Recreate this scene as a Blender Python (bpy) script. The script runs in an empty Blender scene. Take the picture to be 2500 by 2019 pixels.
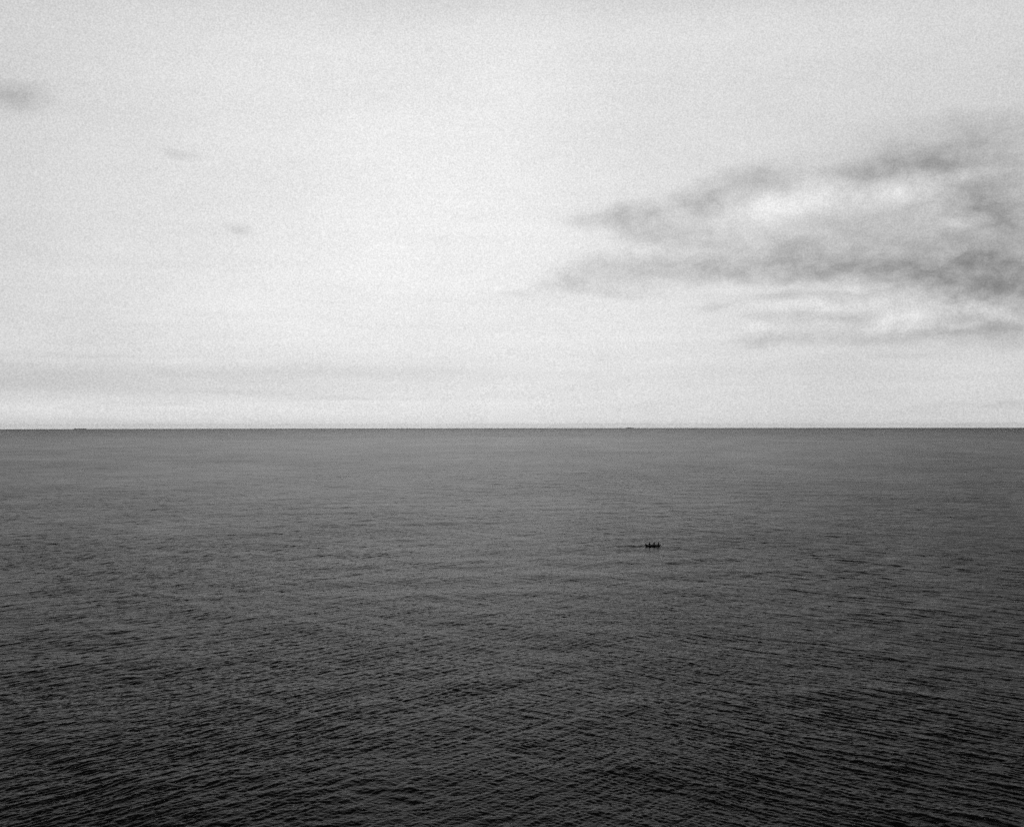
import bpy, bmesh, math
import numpy as np
from mathutils import Vector, Matrix, Euler

S = bpy.context.scene
COL = S.collection

# ------------------------------------------------------------------ camera
H = 34.0                 # eye height on the cliff, metres above the water
F = 2878.0               # focal length in photo pixels (80 mm on 6x7)
RE = 6371000.0           # the sea follows the curve of the earth
cam = bpy.data.cameras.new('camera')
cam.sensor_width = 36.0
cam.lens = 36.0 * F / 2500.0
cam.clip_start = 0.5
cam.clip_end = 200000.0
camo = bpy.data.objects.new('camera', cam)
COL.objects.link(camo)
camo.location = (0, 0, H)
PITCH = math.atan((1036.0 - 1009.5) / F)
ROLL = math.radians(0.08)
camo.matrix_world = (Matrix.Translation((0, 0, H))
                     @ Matrix.Rotation(math.radians(90) + PITCH, 4, 'X')
                     @ Matrix.Rotation(ROLL * -1.0, 4, 'Z'))
S.camera = camo

# ------------------------------------------------------------------ sun + exposure
SUN_EL, SUN_AZ = 66.0, -4.0      # degrees; azimuth from straight ahead, + is right
d = Vector((math.sin(math.radians(SUN_AZ)) * math.cos(math.radians(SUN_EL)),
            math.cos(math.radians(SUN_AZ)) * math.cos(math.radians(SUN_EL)),
            math.sin(math.radians(SUN_EL))))
sl = bpy.data.lights.new('sun', 'SUN')
sl.energy = 0.5
sl.angle = math.radians(24)
sl.color = (1, 1, 1)
so = bpy.data.objects.new('sun', sl)
COL.objects.link(so)
so.rotation_euler = d.to_track_quat('Z', 'Y').to_euler()

S.view_settings.view_transform = 'Standard'
S.view_settings.look = 'None'
S.view_settings.exposure = 0.0
S.view_settings.gamma = 1.0
S.render.engine = 'CYCLES'
S.cycles.use_denoising = False
S.cycles.max_bounces = 4
S.cycles.volume_bounces = 0
S.cycles.use_adaptive_sampling = True
S.cycles.adaptive_threshold = 0.085
S.cycles.adaptive_min_samples = 16


# ------------------------------------------------------------------ world: monochrome sky with thin cloud
def az_el(px, py):
    u, v = (px - 1250.0) / F, (1036.0 - py) / F
    a = math.atan(u)
    return a, math.atan(v * math.cos(a))


W = bpy.data.worlds.new("World")
S.world = W
W.use_nodes = True
nt = W.node_tree
nt.nodes.clear()
N = nt.nodes.new
L = nt.links.new


def setin(sock, v):
    if hasattr(v, 'links'):
        L(v, sock)
    else:
        sock.default_value = v


def M(op, a, b=None, c=None, clamp=False):
    n = N('ShaderNodeMath')
    n.operation = op
    n.use_clamp = clamp
    setin(n.inputs[0], a)
    if b is not None:
        setin(n.inputs[1], b)
    if c is not None:
        setin(n.inputs[2], c)
    return n.outputs[0]


def ramp(v, a, b, lo=0.0, hi=1.0, smooth=True):
    n = N('ShaderNodeMapRange')
    n.interpolation_type = 'SMOOTHSTEP' if smooth else 'LINEAR'
    n.clamp = True
    setin(n.inputs['Value'], v)
    n.inputs['From Min'].default_value = a
    n.inputs['From Max'].default_value = b
    n.inputs['To Min'].default_value = lo
    n.inputs['To Max'].default_value = hi
    return n.outputs[0]


def noise(vec, scale, detail=6, rough=0.55, dist=0.0, scl=(1, 1, 1), loc=(0, 0, 0)):
    mp = N('ShaderNodeMapping')
    mp.inputs['Scale'].default_value = scl
    mp.inputs['Location'].default_value = loc
    L(vec, mp.inputs['Vector'])
    n = N('ShaderNodeTexNoise')
    n.inputs['Scale'].default_value = scale
    n.inputs['Detail'].default_value = detail
    n.inputs['Roughness'].default_value = rough
    n.inputs['Distortion'].default_value = dist
    L(mp.outputs[0], n.inputs['Vector'])
    return n


tc = N('ShaderNodeTexCoord')
sep = N('ShaderNodeSeparateXYZ')
L(tc.outputs['Generated'], sep.inputs[0])
gx, gy, gz = sep.outputs
AZ = M('ARCTAN2', gx, gy)
EL = M('ARCSINE', gz)
comb = N('ShaderNodeCombineXYZ')
L(AZ, comb.inputs[0])
L(EL, comb.inputs[1])
AE = comb.outputs[0]

# warp the cloud coordinates a little so that no outline stays an ellipse
wn = noise(AE, 15, 7, 0.58, scl=(1, 1.7, 1))
sub = N('ShaderNodeVectorMath'); sub.operation = 'SUBTRACT'
L(wn.outputs['Color'], sub.inputs[0]); sub.inputs[1].default_value = (0.5, 0.5, 0.5)
mul = N('ShaderNodeVectorMath'); mul.operation = 'MULTIPLY'
L(sub.outputs[0], mul.inputs[0]); mul.inputs[1].default_value = (0.046, 0.026, 0)
add = N('ShaderNodeVectorMath'); add.operation = 'ADD'
L(AE, add.inputs[0]); L(mul.outputs[0], add.inputs[1])
WAE = add.outputs[0]


def blobs(items, vec):
    """sum of soft elliptical patches: (photo px, py, half width, half height, tilt deg, amount)"""
    acc = None
    for (px, py, rx, ry, rot, amt) in items:
        a, e = az_el(px, py)
        mp = N('ShaderNodeMapping')
        mp.vector_type = 'TEXTURE'
        mp.inputs['Location'].default_value = (a, e, 0)
        mp.inputs['Rotation'].default_value = (0, 0, math.radians(rot))
        mp.inputs['Scale'].default_value = (rx / F, ry / F, 1)
        L(vec, mp.inputs['Vector'])
        dt = N('ShaderNodeVectorMath'); dt.operation = 'DOT_PRODUCT'
        L(mp.outputs[0], dt.inputs[0]); L(mp.outputs[0], dt.inputs[1])
        g = M('POWER', 0.3679, dt.outputs['Value'])
        acc = M('MULTIPLY', g, amt) if acc is None else M('MULTIPLY_ADD', g, amt, acc)
    return acc


# clear thin veil: bright around the hidden sun's side, darker away from it and overhead
veil = blobs([
    (1050, 560, 900, 600, 0, 0.20),
    (1020, 470, 420, 260, 0, 0.05),
    (1500, -60, 1500, 260, 0, 0.10), (1000, 960, 1600, 420, 0, 0.04),
], AE)
el_fall = ramp(EL, 0.30, 0.50, 1.0, 0.03)
far_side = ramp(M('ABSOLUTE', AZ), 0.36, 1.2, 1.0, 0.40)
veil = M('MULTIPLY', M('MULTIPLY', M('ADD', veil, 0.58), el_fall), far_side)

# a second, flatter warp for the low banks: long level edges
add2 = N('ShaderNodeVectorMath'); add2.operation = 'MULTIPLY_ADD'
L(sub.outputs[0], add2.inputs[0]); add2.inputs[1].default_value = (0.12, 0.005, 0); L(AE, add2.inputs[2])
LAE = add2.outputs[0]
streak_f = noise(AE, 9, 7, 0.6, 0.2, scl=(0.8, 9, 1), loc=(2.4, 1.2, 0)).outputs['Fac']

# grey cloud on the right, its streaks, and the few scraps on the left
cl = blobs([
    # upper left-reaching arm
    (1480, 528, 110, 20, 2, 0.40), (1600, 520, 150, 44, 6, 0.55), (1770, 470, 160, 44, 16, 0.50),
    (1860, 440, 110, 34, 4, 0.40), (1640, 570, 140, 34, -10, 0.35),
    # lower arm
    (1372, 684, 50, 17, 6, 0.50), (1500, 640, 120, 36, 14, 0.50), (1640, 660, 160, 30, 0, 0.55),
    (1800, 630, 260, 60, 0, 0.45), (1510, 705, 110, 20, -5, 0.30),
    # body
    (1960, 600, 240, 55, 6, 0.34), (2200, 650, 320, 34, -2, 0.95), (2015, 676, 70, 22, 0, 0.70),
    (2300, 690, 200, 40, -10, 0.72), (2500, 640, 170, 100, 0, 0.98), (2280, 570, 220, 50, -6, 0.18),
    (2180, 590, 360, 120, 0, 0.18), (2380, 480, 220, 120, 0, 0.15),
    (2400, 705, 150, 26, -8, 0.45), (2410, 525, 100, 36, -16, 0.35), (2060, 445, 44, 28, 20, 0.30),
    # upper right
    (2110, 440, 90, 32, 6, 0.65), (2250, 400, 130, 30, 0, 0.75), (2420, 480, 150, 80, -20, 0.75),
    (2480, 340, 200, 70, 0, 0.45), (2300, 330, 180, 50, 0, 0.20),
    # low streaks
    (1870, 836, 110, 15, 0, 0.34), (2120, 818, 240, 20, 2, 0.30), (2350, 804, 160, 26, 2, 0.42), (2200, 775, 330, 56, 0, 0.16),
    (2000, 775, 160, 14, 2, 0.40), (1990, 722, 200, 13, 2, 0.30), (2240, 870, 90, 8, -4, 0.25),
    (1740, 755, 60, 12, 4, 0.28), (2480, 780, 120, 50, 0, 0.5), (1180, 676, 60, 9, -2, 0.16),
    (1260, 712, 70, 12, -6, 0.22),
    # scraps on the left
    (30, 238, 78, 30, 4, 0.85), (425, 372, 46, 12, -4, 0.32), (580, 556, 54, 13, -8, 0.42),
    # long low banks over the left horizon
    (2450, 990, 260, 10, 0, 0.22), (1750, 1010, 900, 18, 0, 0.07),
], WAE)
fine = noise(AE, 24, 8, 0.56, 0.0, scl=(1, 1.7, 1), loc=(3.1, 1.7, 0)).outputs['Fac']
mod = ramp(fine, 0.24, 0.76, 0.55, 1.45)
cl = M('MULTIPLY', cl, mod)
billow = noise(WAE, 64, 6, 0.6, 0.0, scl=(1, 1.6, 1), loc=(9.1, 4.4, 0)).outputs['Fac']
cl = M('MULTIPLY', cl, ramp(billow, 0.22, 0.78, 0.66, 1.34))
cl_d = M('MULTIPLY', cl, ramp(cl, 0.02, 0.30, 0.35, 1.0))
# bright rims and gaps between the grey
low = blobs([
    (270, 868, 130, 5, 0, 0.20), (100, 903, 1000, 18, 0, 0.32), (50, 938, 560, 26, 0, 0.40),
    (520, 957, 170, 7, 0, 0.20), (850, 972, 130, 5, -1, 0.20), (1000, 905, 620, 26, 0, 0.12),
    (200, 1028, 520, 8, 0, 0.20), (1500, 1030, 900, 12, 0, 0.06),
    (1000, 983, 900, 7, 0, -0.10), (300, 995, 500, 9, 0, -0.16),
], LAE)
cl_d = M('ADD', cl_d, M('MULTIPLY', low, ramp(streak_f, 0.35, 0.65, 0.75, 1.2, False)))
glow = blobs([
    (1925, 498, 130, 34, 8, 0.13), (2170, 470, 150, 26, -4, 0.14), (2330, 545, 60, 20, 0, 0.10), (1600, 610, 70, 20, 6, 0.08),
    (1930, 695, 110, 14, 4, 0.10), (2110, 700, 110, 12, 0, 0.12), (2190, 768, 90, 26, 14, 0.16), (2040, 745, 160, 16, 2, 0.08),
    (2400, 752, 90, 18, -14, 0.20), (2120, 676, 60, 12, 0, 0.10), (2300, 790, 120, 10, 2, 0.10), (1855, 812, 60, 14, 0, 0.07), (2380, 425, 70, 18, 10, 0.10),
], WAE)
puff = noise(WAE, 44, 6, 0.62, 0.0, scl=(1, 1.3, 1), loc=(2.1, 6.4, 0)).outputs['Fac']
glow = M('MULTIPLY', glow, ramp(puff, 0.35, 0.62, 0.45, 1.5, False))
streak = noise(AE, 9, 7, 0.6, 0.2, scl=(0.8, 9, 1), loc=(0.4, 5.2, 0)).outputs['Fac']
streak = M('MULTIPLY', M('SUBTRACT', streak, 0.5), ramp(EL, 0.0, 0.22, 0.26, 0.07))
soft = noise(AE, 5.5, 6, 0.55, 0.0, scl=(1, 2.0, 1), loc=(7.4, 2.2, 0)).outputs['Fac']
soft = M('MULTIPLY', M('SUBTRACT', soft, 0.5), 0.24)
grain = noise(tc.outputs['Generated'], 820, 1.0, 0.6).outputs['Fac']
grain = M('MULTIPLY', M('SUBTRACT', grain, 0.5), 0.62)
tex = M('ADD', M('ADD', M('ADD', streak, soft), grain), 1.0)
trans = M('POWER', 0.3679, M('MULTIPLY', cl_d, 0.39))
val = M('MULTIPLY', M('MULTIPLY', M('ADD', veil, glow), trans), tex)

sky = N('ShaderNodeTexSky')
sky.sky_type = 'NISHITA'
sky.sun_disc = False
sky.sun_elevation = math.radians(SUN_EL)
sky.sun_rotation = math.radians(SUN_AZ)
bw = N('ShaderNodeRGBToBW')
L(sky.outputs[0], bw.inputs[0])
clear = M('MULTIPLY', bw.outputs[0], 0.05)     # a little clear sky through the veil (world strength units)
tot = M('ADD', M('MULTIPLY', val, 10.0), clear)
bg = N('ShaderNodeBackground')
L(tot, bg.inputs['Color'])
bg.inputs['Strength'].default_value = 0.1
wo = N('ShaderNodeOutputWorld')
L(bg.outputs[0], wo.inputs['Surface'])
W.cycles.sampling_method = 'MANUAL'
W.cycles.sample_map_resolution = 1024


# ------------------------------------------------------------------ helpers
def at(px, py, z=0.0):
    """point of the photo laid on the (curved) water"""
    M3 = camo.matrix_world.to_3x3()
    v = M3 @ Vector(((px - 1250.0) / F, (1009.5 - py) / F, -1.0))
    t = (z - H) / v.z
    for _ in range(40):
        r2 = (v.x * t) ** 2 + (v.y * t) ** 2
        t = (z - r2 / (2 * RE) - H) / v.z
    return Vector((0, 0, H)) + v * t


def tag(o, label=None, cat=None, group=None, kind=None):
    if label: o['label'] = label
    if cat: o['category'] = cat
    if group: o['group'] = group
    if kind: o['kind'] = kind
    return o


def empty(name, loc, rz=0.0):
    o = bpy.data.objects.new(name, None)
    COL.objects.link(o)
    o.location = loc
    o.rotation_euler = (0, 0, rz)
    o.empty_display_size = 0.3
    return o


def link_bm(name, bm, mat, parent=None, smooth=True):
    me = bpy.data.meshes.new(name)
    bmesh.ops.recalc_face_normals(bm, faces=bm.faces)
    bm.to_mesh(me)
    bm.free()
    if smooth:
        me.polygons.foreach_set('use_smooth', [True] * len(me.polygons))
    me.materials.append(mat)
    o = bpy.data.objects.new(name, me)
    COL.objects.link(o)
    if parent: o.parent = parent
    return o


def mat(name, base, rough=0.6, var=0.3, scale=8.0, spec=0.5, metal=0.0):
    m = bpy.data.materials.new(name)
    m.use_nodes = True
    t = m.node_tree
    p = t.nodes['Principled BSDF']
    tcn = t.nodes.new('ShaderNodeTexCoord')
    n = t.nodes.new('ShaderNodeTexNoise')
    n.inputs['Scale'].default_value = scale
    n.inputs['Detail'].default_value = 6
    t.links.new(tcn.outputs['Object'], n.inputs['Vector'])
    r = t.nodes.new('ShaderNodeMapRange')
    r.inputs['To Min'].default_value = base * (1 - var)
    r.inputs['To Max'].default_value = base * (1 + var)
    t.links.new(n.outputs['Fac'], r.inputs['Value'])
    t.links.new(r.outputs[0], p.inputs['Base Color'])
    b = t.nodes.new('ShaderNodeBump')
    b.inputs['Strength'].default_value = 0.25
    b.inputs['Distance'].default_value = 0.01
    t.links.new(n.outputs['Fac'], b.inputs['Height'])
    t.links.new(b.outputs[0], p.inputs['Normal'])
    p.inputs['Roughness'].default_value = rough
    p.inputs['Specular IOR Level'].default_value = spec
    p.inputs['Metallic'].default_value = metal
    return m


def box(bm, c, s, rot=None, bevel=0.0):
    r = bmesh.ops.create_cube(bm, size=1.0)
    mm = Matrix.Translation(c) @ (rot.to_4x4() if rot is not None else Matrix()) @ Matrix.Diagonal((*s, 1))
    bmesh.ops.transform(bm, matrix=mm, verts=r['verts'])
    if bevel:
        es = {e for v in r['verts'] for e in v.link_edges}
        bmesh.ops.bevel(bm, geom=list(es), offset=bevel, segments=2, affect='EDGES', profile=0.6)


def sweep(bm, pts, rads, seg=16, cap=True, sy=1.0):
    """tube of changing radius along a path"""
    pts = [Vector(p) for p in pts]
    rings = []
    up = Vector((0, 0, 1))
    for i, p in enumerate(pts):
        a = pts[max(i - 1, 0)]; b = pts[min(i + 1, len(pts) - 1)]
        t = (b - a).normalized()
        s = t.cross(up)
        if s.length < 1e-3: s = Vector((0, 1, 0))
        s.normalize()
        n = s.cross(t).normalized()
        rings.append([bm.verts.new(p + (s * math.cos(k * 2 * math.pi / seg) + n * sy * math.sin(k * 2 * math.pi / seg)) * rads[i])
                      for k in range(seg)])
    for i in range(len(rings) - 1):
        for k in range(seg):
            bm.faces.new((rings[i][k], rings[i][(k + 1) % seg], rings[i + 1][(k + 1) % seg], rings[i + 1][k]))
    if cap:
        bm.faces.new(rings[0][::-1]); bm.faces.new(rings[-1])


# ------------------------------------------------------------------ the sea
BOAT_PX = (1594.0, 1334.0)
BP = at(*BOAT_PX)
FR = F * 1024.0 / 2500.0


def band_tile(seed, Lt, n, lmin, lmax, slope, dirs):
    """one octave of sea waves on a periodic tile; returns h, dx, dy"""
    rng = np.random.default_rng(seed)
    k1 = np.fft.fftfreq(n, Lt / n) * 2 * np.pi
    kx, ky = np.meshgrid(k1, k1, indexing='ij')
    k = np.sqrt(kx ** 2 + ky ** 2); k[0, 0] = 1
    lam = 2 * np.pi / k
    band = np.exp(-((np.log(lam) - 0.5 * (math.log(lmin) + math.log(lmax))) / (0.55 * math.log(lmax / lmin))) ** 4)
    th = np.arctan2(ky, kx)
    D = np.zeros_like(k)
    for (a, s, w) in dirs:
        dd = np.angle(np.exp(2j * (th - math.radians(a)))) / 2     # a line has no sign
        D += w * np.exp(-(dd / math.radians(s)) ** 2)
    A = band * np.sqrt(D) * k ** -2.0
    A[0, 0] = 0
    z = rng.normal(size=(n, n)) + 1j * rng.normal(size=(n, n))
    hk = z * A
    h = np.fft.ifft2(hk)
    hr = h.real
    sx = np.fft.ifft2(1j * kx * hk).real; sy = np.fft.ifft2(1j * ky * hk).real
    sc = slope / math.sqrt((sx ** 2 + sy ** 2).mean())
    dx = np.fft.ifft2(1j * kx / k * hk).real * sc
    dy = np.fft.ifft2(1j * ky / k * hk).real * sc
    return (hr * sc).astype(np.float32), dx.astype(np.float32), dy.astype(np.float32)


# propagation directions (deg, from +x): two crossing trains and a broad one along the view
T1, T2 = 140.0, 44.0
BANDS = [  # tile, n, lmin, lmax, rms slope, directions, patch size of the train (None: everywhere)
    (37.0, 768, 0.20, 0.44, 0.100, [(90, 42, 1.0), (T1, 20, 0.9), (T2, 20, 0.9)], None),
    (61.0, 768, 0.44, 0.88, 0.052, [(90, 34, 1.0)], None),
    (67.0, 768, 0.44, 0.88, 0.058, [(T1, 15, 1.0)], 26.0),
    (71.0, 768, 0.44, 0.88, 0.058, [(T2, 15, 1.0)], 31.0),
    (83.0, 768, 0.88, 1.8, 0.030, [(92, 26, 1.0)], None),
    (89.0, 768, 0.88, 1.8, 0.040, [(T1 + 3, 11, 1.0)], 34.0),
    (97.0, 768, 0.88, 1.8, 0.040, [(T2 + 4, 11, 1.0)], 41.0),
    (127.0, 640, 1.8, 3.6, 0.023, [(T1 - 6, 10, 1.0), (96, 18, .3)], 55.0),
    (139.0, 640, 1.8, 3.6, 0.023, [(T2 + 6, 10, 1.0)], 62.0),
    (211.0, 640, 3.6, 7.2, 0.026, [(90, 20, 0.3), (T1, 9, 1.2), (T2, 9, 1.2)], 90.0),
    (379.0, 512, 7.2, 15.0, 0.016, [(100, 18, 0.3), (T1, 9, 1.0), (T2, 9, 1.0)], None),
    (811.0, 512, 15.0, 36.0, 0.012, [(104, 12, 0.8), (T2, 9, 1.0)], None),
]


def sample(t, Lt, x, y):
    n = t.shape[0]
    fx = np.mod(x / Lt, 1.0) * n; fy = np.mod(y / Lt, 1.0) * n
    ix = np.floor(fx).astype(np.int64); iy = np.floor(fy).astype(np.int64)
    u = (fx - ix).astype(np.float32); v = (fy - iy).astype(np.float32)
    ix %= n; iy %= n
    jx = (ix + 1) % n; jy = (iy + 1) % n
    return t[ix, iy] * (1 - u) * (1 - v) + t[jx, iy] * u * (1 - v) + t[ix, jy] * (1 - u) * v + t[jx, jy] * u * v


def value_noise(x, y, cell, seed):
    rng = np.random.default_rng(seed)
    t = rng.random((256, 256)).astype(np.float32)
    fx = x / cell; fy = y / cell
    ix = np.floor(fx).astype(np.int64); iy = np.floor(fy).astype(np.int64)
    u = fx - ix; v = fy - iy
    u = u * u * (3 - 2 * u); v = v * v * (3 - 2 * v)
    a = t[ix % 256, iy % 256]; b = t[(ix + 1) % 256, iy % 256]
    c = t[ix % 256, (iy + 1) % 256]; e = t[(ix + 1) % 256, (iy + 1) % 256]
    return a * (1 - u) * (1 - v) + b * u * (1 - v) + c * (1 - u) * v + e * u * v


def build_sea():
    half = math.radians(28.5)
    ncol = 1520
    azs = np.concatenate([np.linspace(-half, half, ncol),
                          np.linspace(half, 2 * math.pi - half, 122)[1:-1]])
    daz = np.concatenate([np.full(ncol, 2 * half / (ncol - 1)), np.full(120, (2 * math.pi - 2 * half) / 121)])
    steps = [432.0]
    while steps[-1] > 3.0:
        steps.append(steps[-1] - (0.18 + 0.20 * min(1.0, max(0.0, (steps[-1] - 130) / 250))))
    rows = np.concatenate([
        np.linspace(22.0, H * FR / 432.0, 60)[:-1],
        H * FR / np.array(steps),
        np.geomspace(H * FR / 3.0, 27000.0, 50)[1:]])
    dr = np.gradient(rows)
    A, R = np.meshgrid(azs, rows)                  # rows x cols
    DA = np.broadcast_to(daz[None, :], A.shape) * R
    DR = np.broadcast_to(dr[:, None], A.shape)
    X = np.sin(A) * R; Y = np.cos(A) * R
    hz = np.zeros_like(X, dtype=np.float32)
    ox = np.zeros_like(hz); oy = np.zeros_like(hz)
    lost = np.zeros_like(hz)
    # gusts: patches of slightly rougher and calmer water
    gust = (value_noise(X, Y * 0.6, 23.0, 11) * 0.5 + value_noise(X, Y * 0.45, 71.0, 12) * 0.8
            + value_noise(X * 0.5, Y * 0.35, 260.0, 13) * 0.5)
    gust = ((0.74 + 0.29 * gust) * (1 + np.where(A > 0, 0.30, 0.20) * np.clip((np.abs(A) - 0.12) / 0.3, 0, 1))).astype(np.float32)
    spread = (DR * 0.62 + DA * 0.38)
    for i, (Lt, n, l0, l1, sl_, dirs, patch) in enumerate(BANDS):
        h, dx, dy = band_tile(100 + i, Lt, n, l0, l1, sl_, dirs)
        w = np.clip((math.sqrt(l0 * l1) / spread - 0.8) / 1.4, 0, 1)
        w = (w * w * (3 - 2 * w)).astype(np.float32)
        g = gust if l0 < 6 else np.ones_like(hz)
        if l0 > 1.5:        # the longer waves grow away from the shelter of the cliff
            g = (g * (1 + 0.55 * np.clip((R - 150) / 450, 0, 1))).astype(np.float32)
        if patch:
            pn = (value_noise(X + 500 * i, Y * 0.7, patch, 40 + i) * 0.65 + value_noise(X, Y * 0.7 + 300 * i, patch * 0.37, 60 + i) * 0.35)
            sgn = 0.0 if i in (9,) else (-1.0 if dirs[0][0] > 90 else 1.0)
            bend = np.clip(0.92 + 2.0 * sgn * np.where(np.abs(A) < 1.0, A, 0), 0.22, 1.6)   # the trains bend round the headland
            g = (g * bend * np.clip(0.62 + 1.45 * (pn - 0.25), 0.45, 1.5)).astype(np.float32)
        m = w > 0
        a = math.radians(i * 0.0)
        hs = sample(h, Lt, X[m], Y[m]); xs = sample(dx, Lt, X[m], Y[m]); ys = sample(dy, Lt, X[m], Y[m])
        gm = g[m]
        hz[m] += hs * w[m] * gm
        ox[m] += xs * w[m] * 0.9 * gm; oy[m] += ys * w[m] * 0.9 * gm
        lost += ((1 - w ** 2) * (sl_ * g) ** 2).astype(np.float32)
    # the boat's small wake trailing from its stern
    bx, by = X - BP.x, Y - BP.y
    tail = np.clip((-bx - 1.4) / 1.0, 0, 1) * np.exp(-np.clip(-bx - 1.4, 0, 99) / 13.0)
    for sgn in (-1, 1):
        yy = by - sgn * (0.5 + 0.22 * np.clip(-bx - 1.4, 0, 99))
        hz += (0.28 * tail * np.exp(-(yy / 0.55) ** 2)).astype(np.float32)
    calm = np.exp(-((bx / 2.6) ** 2 + (by / 1.6) ** 2) ** 2)
    hz *= (1 - 0.85 * calm).astype(np.float32)
    lost *= (1 + 2.2 * np.clip((R - 2500) / 9000, 0, 1)).astype(np.float32)      # wind line far out
    Z = hz - (R ** 2) / (2 * RE)
    X = X - ox; Y = Y - oy
    nr, nc = A.shape
    # centre cap
    co = np.empty((nr * nc + 1, 3), np.float32)
    co[:-1, 0] = X.ravel(); co[:-1, 1] = Y.ravel(); co[:-1, 2] = Z.ravel()
    co[-1] = (0, 0, 0)
    idx = np.arange(nr * nc).reshape(nr, nc)
    a = idx[:-1, :]; b = np.roll(idx, -1, 1)[:-1, :]; c = np.roll(idx, -1, 1)[1:, :]; e = idx[1:, :]
    quads = np.stack([a, e, c, b], -1).reshape(-1, 4)
    tri = np.stack([np.full(nc, nr * nc), idx[0], np.roll(idx, -1, 1)[0]], -1)
    me = bpy.data.meshes.new('sea')
    me.vertices.add(len(co))
    me.vertices.foreach_set('co', co.ravel())
    nl = quads.size + tri.size
    me.loops.add(nl)
    me.loops.foreach_set('vertex_index', np.concatenate([quads.ravel(), tri.ravel()]).astype(np.int32))
    me.polygons.add(len(quads) + len(tri))
    st = np.concatenate([np.arange(len(quads)) * 4, quads.size + np.arange(len(tri)) * 3]).astype(np.int32)
    me.polygons.foreach_set('loop_start', st)
    me.polygons.foreach_set('use_smooth', np.ones(len(st), bool))
    at_ = me.attributes.new('unresolved_slope', 'FLOAT', 'POINT')
    at_.data.foreach_set('value', np.concatenate([lost.ravel(), [0.0]]).astype(np.float32))
    me.update(calc_edges=True)
    me.validate()
    o = bpy.data.objects.new('sea', me)
    COL.objects.link(o)
    if me.polygons[0].normal.z < 0:
        me.flip_normals()
    m = bpy.data.materials.new('sea_water')
    m.use_nodes = True
    t = m.node_tree
    p = t.nodes['Principled BSDF']
    p.inputs['Base Color'].default_value = (0.005, 0.005, 0.005, 1)
    p.inputs['IOR'].default_value = 1.333
    p.inputs['Specular IOR Level'].default_value = SEA_SPEC
    an = t.nodes.new('ShaderNodeAttribute'); an.attribute_name = 'unresolved_slope'

    def mm(op, x, y=None):
        q = t.nodes.new('ShaderNodeMath'); q.operation = op
        for k_, v_ in ((0, x), (1, y)):
            if v_ is None: continue
            if hasattr(v_, 'links'): t.links.new(v_, q.inputs[k_])
            else: q.inputs[k_].default_value = v_
        return q.outputs[0]
    # microfacet alpha^2 = 2 * slope variance of everything finer than the mesh
    al = mm('SQRT', mm('MULTIPLY', mm('ADD', an.outputs['Fac'], 0.0009), 0.12))
    t.links.new(mm('SQRT', al), p.inputs['Roughness'])
    geo = t.nodes.new('ShaderNodeNewGeometry')
    mp = t.nodes.new('ShaderNodeMapping'); mp.inputs['Scale'].default_value = (1.0, 1.9, 1.0)
    t.links.new(geo.outputs['Position'], mp.inputs['Vector'])
    n1 = t.nodes.new('ShaderNodeTexNoise'); n1.inputs['Scale'].default_value = 5.0
    n1.inputs['Detail'].default_value = 5; n1.inputs['Roughness'].default_value = 0.62
    n1.inputs['Distortion'].default_value = 0.6
    t.links.new(mp.outputs[0], n1.inputs['Vector'])
    b = t.nodes.new('ShaderNodeBump'); b.inputs['Strength'].default_value = 1.0
    b.inputs['Distance'].default_value = 0.014
    t.links.new(n1.outputs['Fac'], b.inputs['Height'])
    t.links.new(b.outputs[0], p.inputs['Normal'])
    me.materials.append(m)
    tag(o, kind='structure')
    return o


SEA_SPEC = 0.034
HAZE = 1.0e-5
build_sea()

# ------------------------------------------------------------------ materials of the objects
m_tube = mat('dark_rubberised_fabric', 0.020, 0.55)
m_floor = mat('wet_floor_boards', 0.05, 0.6, 0.4, 14)
m_wood = mat('dark_painted_plywood', 0.03, 0.5)
m_motor = mat('black_engine_paint', 0.012, 0.35)
m_metal = mat('dull_metal', 0.20, 0.4, 0.2, 12, 0.5, 1.0)
m_rope = mat('grey_rope', 0.12, 0.8, 0.3, 40)
m_skin = mat('skin', 0.07, 0.55, 0.15)
m_hair = mat('dark_hair', 0.012, 0.6)
m_jacket = mat('dark_waterproof_jacket', 0.015, 0.6)
m_jacket2 = mat('charcoal_jacket', 0.016, 0.7)
m_trouser = mat('dark_trousers', 0.018, 0.75)
m_boot = mat('black_rubber_boot', 0.012, 0.4)
m_vest = mat('dark_life_jacket', 0.035, 0.7)
m_eye = mat('eye', 0.25, 0.2, 0.1)
m_hull = mat('grey_ship_paint', 0.7, 0.6, 0.2, 0.05)
m_super = mat('pale_ship_paint', 0.78, 0.6, 0.15, 0.08)
m_glass = mat('dark_window_glass', 0.02, 0.15, 0.1)


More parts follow.
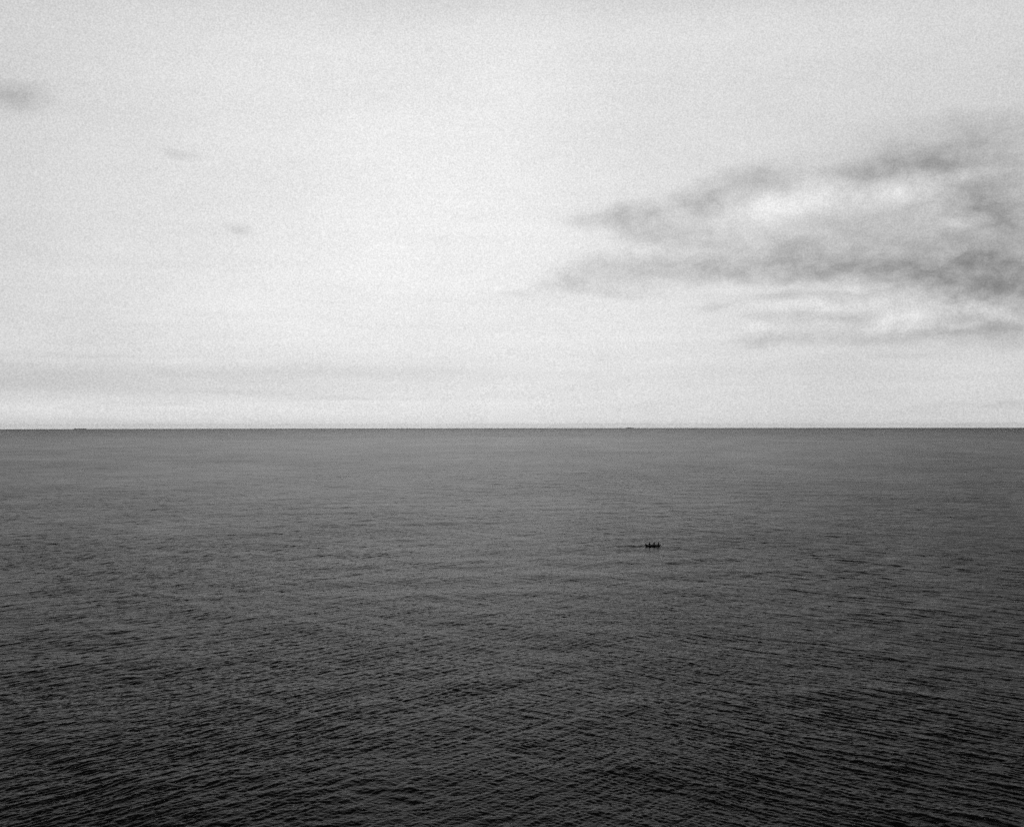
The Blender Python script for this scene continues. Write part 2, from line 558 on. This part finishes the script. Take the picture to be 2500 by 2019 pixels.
# ------------------------------------------------------------------ inflatable boat (x forward, z up, origin on the waterline)
def build_boat():
    root = empty('inflatable_boat', BP + Vector((0, 0, -0.05)), math.radians(4))
    tag(root, 'small dark inflatable boat with outboard motor carrying three people on the open sea', 'boat')
    # one U-shaped air tube, tapering to cones at the stern and rising at the bow
    path, rad = [], []
    side = [(-2.12, .72, .27, .05), (-2.0, .72, .27, .13), (-1.8, .72, .27, .20), (-1.4, .72, .28, .225),
            (-.7, .73, .28, .23), (0, .73, .29, .23), (.6, .71, .31, .23), (1.1, .64, .31, .225),
            (1.5, .50, .34, .22), (1.82, .32, .36, .215), (1.98, .14, .38, .21)]
    side = [(x, y, z + .02, r * 1.05) for (x, y, z, r) in side]
    for (x, y, z, r) in side: path.append((x, y, z)); rad.append(r)
    path.append((2.02, 0, .405)); rad.append(.22)
    for (x, y, z, r) in side[::-1]: path.append((x, -y, z)); rad.append(r)
    bm = bmesh.new(); sweep(bm, path, rad, 20)
    tube = link_bm('air_tube', bm, m_tube, root)
    # rubbing strake along the outside of the tube
    bm = bmesh.new()
    sp = [(p[0] + (0.22 if abs(p[1]) < .2 else .1 * max(0, p[0] - 1) * 1.6), p[1] + (math.copysign(rad[i] * .98, p[1]) if abs(p[1]) > .2 else p[1] * .6), p[2]) for i, p in enumerate(path)]
    sweep(bm, sp[2:-2], [.028] * (len(sp) - 4), 8)
    link_bm('rubbing_strake', bm, m_motor, tube)
    # V-shaped hull under the tubes
    bm = bmesh.new()
    st = [(-1.75, .62, .0, -.12), (-.8, .64, .0, -.15), (.2, .62, .02, -.16), (1.0, .52, .08, -.12), (1.6, .26, .16, -.06), (1.98, .08, .26, .0)]
    rows = [[bm.verts.new((x, -w, z1)), bm.verts.new((x, -w * .5, (z1 + z0) / 2)), bm.verts.new((x, 0, z0)),
             bm.verts.new((x, w * .5, (z1 + z0) / 2)), bm.verts.new((x, w, z1))] for (x, w, z1, z0) in st]
    for i in range(len(rows) - 1):
        for k in range(4):
            bm.faces.new((rows[i][k], rows[i][k + 1], rows[i + 1][k + 1], rows[i + 1][k]))
    bmesh.ops.solidify(bm, geom=bm.faces[:], thickness=.02)
    link_bm('hull', bm, m_tube, root)
    bm = bmesh.new()
    for k in range(7):
        w = .56 if k < 4 else (.54, .46, .32)[k - 4]
        box(bm, (-1.5 + k * .44, 0, .10 + (.02 if k > 4 else 0)), (.42, w * 2, .03), bevel=.006)
    link_bm('floor', bm, m_floor, root)
    bm = bmesh.new(); box(bm, (-1.74, 0, .30), (.05, 1.06, .50), bevel=.012)
    link_bm('transom', bm, m_wood, root)
    for x in (-1.02, .12):
        bm = bmesh.new()
        box(bm, (x, 0, .44), (.26, 1.16, .035), bevel=.01)
        box(bm, (x, 0, .28), (.05, .5, .30), bevel=.008)
        link_bm('seat', bm, m_wood, root)
    # grab rope in loops along each side, with its patches
    for s in (-1, 1):
        bm = bmesh.new()
        pts = []
        for k in range(41):
            x = -1.3 + k * .065
            y = .73 + .245 - .16 * max(0, x - .6)
            z = .40 - .05 * abs(math.sin(k / 40 * 5 * math.pi)) + .04 * max(0, x - .6)
            pts.append((x, s * y, z))
        sweep(bm, pts, [.010] * len(pts), 6)
        for k in range(6):
            p = pts[k * 8]
            box(bm, (p[0], p[1] - s * .012, p[2] + .0), (.09, .02, .06), bevel=.005)
        link_bm('grab_rope', bm, m_rope, root)
    bm = bmesh.new(); sweep(bm, [(1.86, -.10, .66), (1.88, -.09, .72), (1.88, 0, .735), (1.88, .09, .72), (1.86, .10, .66)], [.014] * 5, 8)
    link_bm('bow_handle', bm, m_motor, root)
    # outboard motor
    bm = bmesh.new()
    prof = [(.0, .60, .09, .10), (.0, .64, .15, .14), (-.02, .74, .17, .155), (-.04, .86, .17, .15), (-.03, .94, .14, .125), (-.02, .97, .06, .06)]
    rings = []
    for (cx, z, a, b) in prof:
        rings.append([bm.verts.new((-1.96 + cx + a * 1.15 * math.copysign(abs(math.cos(t)) ** .7, math.cos(t)), b * math.copysign(abs(math.sin(t)) ** .7, math.sin(t)), z - .12))
                      for t in [j * 2 * math.pi / 20 + .01 for j in range(20)]])
    for i in range(len(rings) - 1):
        for k in range(20):
            bm.faces.new((rings[i][k], rings[i][(k + 1) % 20], rings[i + 1][(k + 1) % 20], rings[i + 1][k]))
    bm.faces.new(rings[0][::-1]); bm.faces.new(rings[-1])
    for v in bm.verts: v.co = ((v.co.x + 1.96) * 1.3 - 1.95, v.co.y * 1.25, (v.co.z - .6) * 1.2 + .52)
    motor = link_bm('outboard_motor', bm, m_motor, root)
    bm = bmesh.new()
    box(bm, (-1.94, 0, .20), (.13, .09, .62), bevel=.02)
    box(bm, (-1.96, 0, -.13), (.30, .16, .02), bevel=.004)
    sweep(bm, [(-2.12, 0, -.30), (-2.0, 0, -.30), (-1.84, 0, -.30), (-1.76, 0, -.30)], [.035, .05, .045, .01], 12)
    box(bm, (-1.94, 0, -.22), (.10, .03, .18), bevel=.008)
    link_bm('drive_leg', bm, m_motor, motor)
    bm = bmesh.new()
    box(bm, (-1.80, 0, .44), (.16, .22, .05), bevel=.01)
    for s in (-1, 1): box(bm, (-1.70, s * .07, .44), (.02, .05, .18), bevel=.005)
    link_bm('clamp_bracket', bm, m_metal, motor)
    bm = bmesh.new()
    for k in range(3):
        a = k * 2 * math.pi / 3
        box(bm, (-2.14, .08 * math.cos(a), -.30 + .08 * math.sin(a)), (.012, .06, .12),
            (Matrix.Rotation(a - math.pi / 2, 3, 'X') @ Matrix.Rotation(.5, 3, 'Z')), bevel=.004)
    link_bm('propeller', bm, m_metal, motor)
    bm = bmesh.new(); sweep(bm, [(-1.78, .04, .62), (-1.55, .16, .66), (-1.34, .28, .68)], [.022, .02, .024], 10)
    link_bm('tiller', bm, m_motor, motor)
    return root


# ------------------------------------------------------------------ people
def keep_largest(me):
    bm = bmesh.new(); bm.from_mesh(me); bm.verts.ensure_lookup_table()
    seen = [False] * len(bm.verts); best = []; small = []
    for v in bm.verts:
        if seen[v.index]: continue
        seen[v.index] = True; st = [v]; isl = []
        while st:
            q = st.pop(); isl.append(q)
            for e in q.link_edges:
                w = e.other_vert(q)
                if not seen[w.index]:
                    seen[w.index] = True; st.append(w)
        if len(isl) > len(best): isl, best = best, isl
        small += isl
    if small: bmesh.ops.delete(bm, geom=small, context='VERTS')
    print('dropped', len(small), 'kept', len(best))
    bm.to_mesh(me); bm.free()


def skinned(verts, edges, rads, root=0, sub=1, voxel=None, extra=None):
    me = bpy.data.meshes.new('tmp')
    me.from_pydata([tuple(v) for v in verts], edges, [])
    o = bpy.data.objects.new('tmp', me)
    COL.objects.link(o)
    o.modifiers.new('s', 'SKIN')
    for i, r in enumerate(rads):
        r = r if isinstance(r, tuple) else (r, r)
        me.skin_vertices[0].data[i].radius = r
        me.skin_vertices[0].data[i].use_root = (i == root)
    if sub:
        q = o.modifiers.new('u', 'SUBSURF'); q.levels = sub; q.render_levels = sub
    dg = bpy.context.evaluated_depsgraph_get()
    ev = o.evaluated_get(dg)
    out = bpy.data.meshes.new_from_object(ev)
    bpy.data.objects.remove(o)
    if extra or voxel:
        bm = bmesh.new(); bm.from_mesh(out)
        if extra: extra(bm)
        bm.to_mesh(out); bm.free()
        if voxel:
            o = bpy.data.objects.new('tmp', out); COL.objects.link(o)
            r = o.modifiers.new('r', 'REMESH'); r.mode = 'VOXEL'; r.voxel_size = voxel
            dg = bpy.context.evaluated_depsgraph_get()
            out = bpy.data.meshes.new_from_object(o.evaluated_get(dg))
            bpy.data.objects.remove(o)
            keep_largest(out)
    return out


def mesh_obj(name, me, m, parent):
    me.name = name
    me.materials.clear(); me.materials.append(m)
    me.polygons.foreach_set('use_smooth', [True] * len(me.polygons))
    o = bpy.data.objects.new(name, me); COL.objects.link(o); o.parent = parent
    return o


def person(base, J, label, jm, face=0.0, hat=False, curl=0.5, drop=0.0):
    """J: joints in the boat's frame (x forward)."""
    V = {k: Vector(v) for k, v in J.items()}
    org = V['pelvis'].copy(); org.z = 0.1
    mw = base.matrix_world
    root = empty('person', BOATM @ org, base.rotation_euler.z)
    tag(root, label, 'person', 'people sitting in the inflatable boat')
    P = {k: v - org - Vector((0, 0, drop)) for k, v in V.items()}
    neck = P['neck']; pel = P['pelvis']; head = P['head']
    chest = pel.lerp(neck, .62) + Vector((-.02, 0, 0)); waist = pel.lerp(neck, .28)
    verts = [pel, waist, chest, neck, neck.lerp(head, .45)]
    rad = [(.15, .12), (.14, .11), (.16, .11), (.075, .07), (.058, .058)]
    edges = [(0, 1), (1, 2), (2, 3), (3, 4)]

    def chain(start, pts, rs):
        prev = start
        for p, r in zip(pts, rs):
            verts.append(Vector(p)); rad.append(r); edges.append((prev, len(verts) - 1)); prev = len(verts) - 1
        return prev
    hands = {}
    for s, nm in ((1, 'l'), (-1, 'r')):
        sh, eb, wr = P['sh_' + nm], P['el_' + nm], P['wr_' + nm]
        chain(3, [sh], [.062])
        a = len(verts) - 1
        chain(a, [sh.lerp(eb, .5), eb, eb.lerp(wr, .4), wr], [.05, .042, .04, .028])
        w = len(verts) - 1
        fd = (wr - eb).normalized()
        sd = fd.cross(Vector((0, 0, 1)))
        sd = sd.normalized() if sd.length > .1 else Vector((0, 1, 0))
        dn = fd.cross(sd).normalized()
        if dn.z > 0: dn = -dn
        palm = wr + fd * .055
        chain(w, [palm], [(.034, .018)])
        pi = len(verts) - 1
        for q, (off, ln) in enumerate(((-.030, .066), (-.010, .078), (.010, .073), (.029, .058))):
            b0 = palm + fd * .035 + sd * off
            b1 = b0 + (fd + dn * curl).normalized() * ln * .5
            b2 = b1 + (fd * .5 + dn * (.6 + curl)).normalized() * ln * .5
            chain(pi, [b0, b1, b2], [.0125, .0115, .010])
        tb = palm - fd * .01 - sd * s * .036
        chain(pi, [tb, tb + (fd - sd * s + dn * .4).normalized() * .035, tb + (fd * 1.2 - sd * s * .4 + dn * .8).normalized() * .062], [.015, .013, .011])
        hp, kn, an, to = P['hip_' + nm], P['kn_' + nm], P['an_' + nm], P['toe_' + nm]
        chain(0, [hp, hp.lerp(kn, .5), kn, kn.lerp(an, .35), an, an.lerp(to, .5) - Vector((0, 0, .02)), to],
              [.095, .082, .06, .058, .04, .042, .03])
    R = Matrix.Rotation(face, 3, 'Z')
    tilt = Matrix.Rotation(J.get('nod', (0,))[0] if 'nod' in J else 0, 3, 'Y')

    def add_head(bm):
        r = bmesh.ops.create_icosphere(bm, subdivisions=3, radius=1.0)
        for v in r['verts']:
            x, y, z = v.co
            jaw = max(0, -z)
            c = Vector((x * (.098 - .012 * jaw), y * (.077 - .020 * jaw), z * .118))
            if x > 0:
                c.x += .020 * math.exp(-((y / .16) ** 2 + ((z + .12) / .22) ** 2))     # nose
                c.x -= .010 * (math.exp(-(((y - .38) / .2) ** 2 + ((z - .08) / .16) ** 2)) + math.exp(-(((y + .38) / .2) ** 2 + ((z - .08) / .16) ** 2)))
                c.x += .006 * math.exp(-((y / .32) ** 2 + ((z + .48) / .07) ** 2))     # lips
                c.x += .008 * math.exp(-((y / .3) ** 2 + ((z + .8) / .15) ** 2))       # chin
            v.co = R @ c + head
        for s in (-1, 1):
            e = bmesh.ops.create_icosphere(bm, subdivisions=2, radius=1.0)
            for v in e['verts']:
                c = Vector((v.co.x * .016 - .005, v.co.y * .010 + s * .078, v.co.z * .030))
                v.co = R @ c + head
    body = skinned(verts, edges, rad, 0, 1, .007, add_head)
    ob = mesh_obj('body', body, m_skin, root)

    # clothes follow the same skeleton, a little fuller
    def sub_skin(name, keys, m, grow):
        vv, ee, rr = [], [], []
        for (pts, rs) in keys:
            prev = None
            for p, r in zip(pts, rs):
                found = [i for i, q in enumerate(vv) if (q - p).length < 1e-5]
                if found: i = found[0]
                else:
                    vv.append(p); rr.append(tuple(c * 1.0 + grow for c in (r if isinstance(r, tuple) else (r, r)))); i = len(vv) - 1
                if prev is not None and prev != i: ee.append((prev, i))
                prev = i
        return mesh_obj(name, skinned(vv, ee, rr, 0, 2), m, root)
    sub_skin('jacket', [([pel + Vector((0, 0, .02)), waist, chest, neck - (neck - chest) * .12], [(.16, .13), (.15, .12), (.17, .12), (.10, .085)])] +
             [([neck - (neck - chest) * .12, P['sh_' + k], P['sh_' + k].lerp(P['el_' + k], .5), P['el_' + k], P['el_' + k].lerp(P['wr_' + k], .9)],
               [(.10, .085), .075, .06, .052, .038]) for k in 'lr'], jm, .045)
    sub_skin('trousers', [([pel, P['hip_' + k], P['hip_' + k].lerp(P['kn_' + k], .5), P['kn_' + k], P['kn_' + k].lerp(P['an_' + k], .8)],
                           [(.15, .12), .10, .088, .068, .055]) for k in 'lr'], m_trouser, .012)
    for k in 'lr':
        an, kn, to = P['an_' + k], P['kn_' + k], P['toe_' + k]
        vv = [an.lerp(kn, .45), an, an.lerp(to, .5) - Vector((0, 0, .02)), to]
        mesh_obj('boot', skinned(vv, [(0, 1), (1, 2), (2, 3)], [(.058, .058), (.055, .055), (.052, .045), (.042, .034)], 0, 2), m_boot, root)
    # life jacket: a padded collar and two chest panels
    fx = R @ Vector((1, 0, 0)); fy = R @ Vector((0, 1, 0))
    bm = bmesh.new()
    ax = (neck - pel).normalized()
    nrm = (fy.cross(ax)).normalized()
    for s in (-1, 1):
        pts = [pel + ax * .12 + nrm * .155 + fy * s * .08, chest + nrm * .165 + fy * s * .085,
               neck + nrm * .09 + fy * s * .085 - ax * .02, neck - nrm * .05 + fy * s * .075 + ax * .01, neck - nrm * .105 + ax * .0]
        sweep(bm, pts, [.045, .055, .045, .042, .042], 12)
    link_bm('life_jacket', bm, m_vest, root)
    # hair (and cap)
    bm = bmesh.new()
    r = bmesh.ops.create_icosphere(bm, subdivisions=3, radius=1.0)
    kill = [v for v in r['verts'] if (v.co.x > .45 and v.co.z < .45) or v.co.z < -.55 or (abs(v.co.y) > .8 and v.co.z < -.1)]
    bmesh.ops.delete(bm, geom=kill, context='VERTS')
    for v in bm.verts:
        rr = 1 + .03 * math.sin(v.co.y * 23 + v.co.z * 17) * math.cos(v.co.x * 19)
        v.co = R @ Vector((v.co.x * .106 * rr - .003, v.co.y * .086 * rr, v.co.z * .127 * rr)) + head
    bmesh.ops.solidify(bm, geom=bm.faces[:], thickness=-.008)
    link_bm('hair', bm, m_hair, root)
    if hat:
        bm = bmesh.new()
        r = bmesh.ops.create_icosphere(bm, subdivisions=3, radius=1.0)
        bmesh.ops.delete(bm, geom=[v for v in r['verts'] if v.co.z < .15], context='VERTS')
        for v in bm.verts:
            v.co = R @ Vector((v.co.x * .116, v.co.y * .096, v.co.z * .150)) + head
        bmesh.ops.solidify(bm, geom=bm.faces[:], thickness=-.006)
        link_bm('knitted_hat', bm, m_hair, root)
    for s in (-1, 1):
        bm = bmesh.new()
        bmesh.ops.create_icosphere(bm, subdivisions=2, radius=.0125)
        for v in bm.verts: v.co = R @ (v.co + Vector((.080, s * .031, .008))) + head
        link_bm('eye', bm, m_eye, root)
    return root


boat = build_boat()
bpy.context.view_layer.update()
BOATM = boat.matrix_world.copy()

# helmsman: sits at the stern facing the bow, one arm reaching back to the tiller
person(boat, dict(pelvis=(-1.02, 0, .56), neck=(-.93, 0, 1.05), head=(-.90, 0, 1.215),
                  sh_l=(-.95, .19, 1.01), el_l=(-1.16, .31, .83), wr_l=(-1.33, .29, .73),
                  sh_r=(-.93, -.19, 1.01), el_r=(-.86, -.24, .74), wr_r=(-.64, -.17, .66),
                  hip_l=(-.97, .10, .54), kn_l=(-.56, .15, .58), an_l=(-.50, .15, .20), toe_l=(-.32, .16, .15),
                  hip_r=(-.97, -.10, .54), kn_r=(-.57, -.14, .58), an_r=(-.55, -.14, .20), toe_r=(-.37, -.15, .15)),
       'person in dark jacket seated at the stern, one arm reaching back to the outboard tiller', m_jacket, 0.0, True, .9)
# middle: leans forward with forearms on the knees
person(boat, dict(pelvis=(.10, 0, .57), neck=(.33, .0, 1.02), head=(.43, .0, 1.17),
                  sh_l=(.33, .19, .98), el_l=(.42, .25, .72), wr_l=(.60, .14, .65),
                  sh_r=(.33, -.19, .98), el_r=(.42, -.25, .72), wr_r=(.60, -.12, .65),
                  hip_l=(.15, .10, .55), kn_l=(.56, .18, .60), an_l=(.52, .18, .20), toe_l=(.70, .20, .15),
                  hip_r=(.15, -.10, .55), kn_r=(.56, -.18, .60), an_r=(.50, -.18, .20), toe_r=(.68, -.20, .15)),
       'person leaning forward on the middle bench, between the helmsman and the one in the bow', m_jacket2, 0.15, True, .5)
# bow: sits upright on the front of the tube, looking back
person(boat, dict(pelvis=(1.66, 0, .72), neck=(1.63, .0, 1.21), head=(1.61, .0, 1.375),
                  sh_l=(1.63, -.18, 1.17), el_l=(1.56, -.23, .92), wr_l=(1.38, -.15, .82),
                  sh_r=(1.63, .18, 1.17), el_r=(1.56, .23, .92), wr_r=(1.40, .15, .82),
                  hip_l=(1.62, -.10, .70), kn_l=(1.24, -.14, .63), an_l=(1.20, -.14, .22), toe_l=(1.03, -.15, .17),
                  hip_r=(1.62, .10, .70), kn_r=(1.26, .14, .63), an_r=(1.26, .14, .22), toe_r=(1.09, .15, .17)),
       'person sitting bolt upright on the bow tube, foremost in the boat', m_jacket, math.pi, True, .5, .10)


# ------------------------------------------------------------------ two ships on the horizon
def hull_mesh(bm, Ln, B, D, bow=0.16, draft=3.0, sheer=2.0):
    """lofted ship hull, bow to -x or +x by mirroring afterwards; keel below the water"""
    xs = np.linspace(-Ln / 2, Ln / 2, 25)
    rings = []
    for x in xs:
        t = (x + Ln / 2) / Ln
        w = B / 2 * min(1.0, (.72 + t * 3.5) if t < .08 else 1.0) * (1 - max(0, (t - (1 - bow)) / bow) ** 2.2 * .97)
        sh = sheer * max(0, (t - .75) / .25) ** 2 + .4 * sheer * max(0, (.15 - t) / .15) ** 2
        fl = .80 - .35 * max(0, (t - .8) / .2)
        rings.append([bm.verts.new((x, -w, D + sh)), bm.verts.new((x, -w * .98, D * .5)), bm.verts.new((x - 0 * fl, -w * fl, -draft * .5)), bm.verts.new((x, 0, -draft)),
                      bm.verts.new((x, w * fl, -draft * .5)), bm.verts.new((x, w * .98, D * .5)), bm.verts.new((x, w, D + sh))])
    for i in range(len(rings) - 1):
        for k in range(6):
            bm.faces.new((rings[i][k], rings[i][k + 1], rings[i + 1][k + 1], rings[i + 1][k]))
        bm.faces.new((rings[i][6], rings[i][0], rings[i + 1][0], rings[i + 1][6]))
    bm.faces.new(rings[0]); bm.faces.new(rings[-1][::-1])


def ship(px, rng_m, Ln, B, D, rz, label, kind):
    u = (px - 1250.0) / F
    a = math.atan(u)
    x, y = rng_m * math.sin(a), rng_m * math.cos(a)
    root = empty(kind, (x, y, -(rng_m ** 2) / (2 * RE)), rz)
    tag(root, label, 'ship', 'ships on the horizon')
    bm = bmesh.new(); hull_mesh(bm, Ln, B, D, .16, 4.0, 2.0)
    link_bm('hull', bm, m_hull, root, False)
    return root


def house(root, x, B, z, tiers, ln, bw):
    """accommodation block with bridge wings, windows and a funnel"""
    bm = bmesh.new()
    h = 2.8
    for k in range(tiers):
        box(bm, (x, 0, z + h * (k + .5)), (ln * (1 - .06 * k), B * .8 * (1 - .03 * k), h - .15), bevel=.15)
        box(bm, (x, 0, z + h * (k + 1) - .05), (ln * (1 - .06 * k) + .8, B * .8 * (1 - .03 * k) + .8, .12))
    sup = link_bm('superstructure', bm, m_super, root, False)
    bm = bmesh.new(); box(bm, (x + ln * .1, 0, z + h * tiers + 1.4), (ln * .55, B * .98, 2.6), bevel=.2)
    br = link_bm('bridge', bm, m_super, root, False)
    bm = bmesh.new()
    for s in (-1, 1):
        box(bm, (x + ln * .1 + s * (ln * .275), 0, z + h * tiers + 1.7), (.1, B * .9, .9))
        box(bm, (x + ln * .1, s * B * .49, z + h * tiers + 1.7), (ln * .5, .1, .9))
    link_bm('window', bm, m_glass, br, False)
    bm = bmesh.new(); sweep(bm, [(x - ln * .75, 0, z), (x - ln * .75, 0, z + h * tiers * .9), (x - ln * .8, 0, z + h * tiers + 2.0)], [2.6, 2.4, 2.1], 14)
    link_bm('funnel', bm, m_hull, root, False)
    bm = bmesh.new(); sweep(bm, [(x, 0, z + h * tiers + 2.7), (x, 0, z + h * tiers + 8)], [.35, .2], 8)
    box(bm, (x, 0, z + h * tiers + 6), (.4, 4.5, .3))
    link_bm('mast', bm, m_super, root, False)


# long low tanker on the left
t1 = ship(196, 21200, 196, 30, 7.0, math.radians(12), 'long low ship with a flat hull and deckhouse aft, far left on the horizon', 'cargo_ship')
house(t1, -76, 30, 7.0, 2, 16, 30)
bm = bmesh.new()
for k in range(11):
    box(bm, (-50 + k * 11.5, 0, 7.0 + 1.1), (10.6, 25, 2.2), bevel=.3)
link_bm('hatch_cover', bm, m_hull, t1, False)
bm = bmesh.new(); sweep(bm, [(86, 0, 8.0), (86, 0, 14)], [.5, .3], 8)
link_bm('foremast', bm, m_super, t1, False)

# smaller ship right of centre: two humps
t2 = ship(1538, 21000, 140, 22, 5.5, math.radians(-14), 'small ship showing two low humps on the horizon, right of centre above the boat', 'cargo_ship')
house(t2, -34, 22, 5.5, 2, 12, 22)
for x in (12, 30):
    bm = bmesh.new()
    sweep(bm, [(x, 0, 5.5), (x, 0, 12)], [1.3, 1.1], 10)
    box(bm, (x + 5, 0, 12.2), (13, 1.2, 1.2), bevel=.2)
    box(bm, (x, 0, 11), (3.0, 3.0, 2.6), bevel=.3)
    link_bm('deck_crane', bm, m_super, t2, False)
bm = bmesh.new()
for k in range(5):
    box(bm, (-14 + k * 14.0, 0, 5.5 + .9), (10.0, 16, 1.8), bevel=.2)
link_bm('hatch_cover', bm, m_hull, t2, False)

# ------------------------------------------------------------------ thin sea haze
bm = bmesh.new()
zlo = -(27000.0 ** 2) / (2 * RE) - 2.0
box(bm, (0, 0, (zlo + H + 12.0) / 2), (56000, 56000, H + 12.0 - zlo))
hz_m = bpy.data.materials.new('sea_haze'); hz_m.use_nodes = True
t = hz_m.node_tree; t.nodes.clear()
pv = t.nodes.new('ShaderNodeVolumePrincipled')
pv.inputs['Color'].default_value = (.9, .9, .9, 1)
pv.inputs['Density'].default_value = HAZE
pv.inputs['Anisotropy'].default_value = 0.6
mo = t.nodes.new('ShaderNodeOutputMaterial')
t.links.new(pv.outputs[0], mo.inputs['Volume'])
tag(link_bm('haze', bm, hz_m, None, False), kind='stuff')
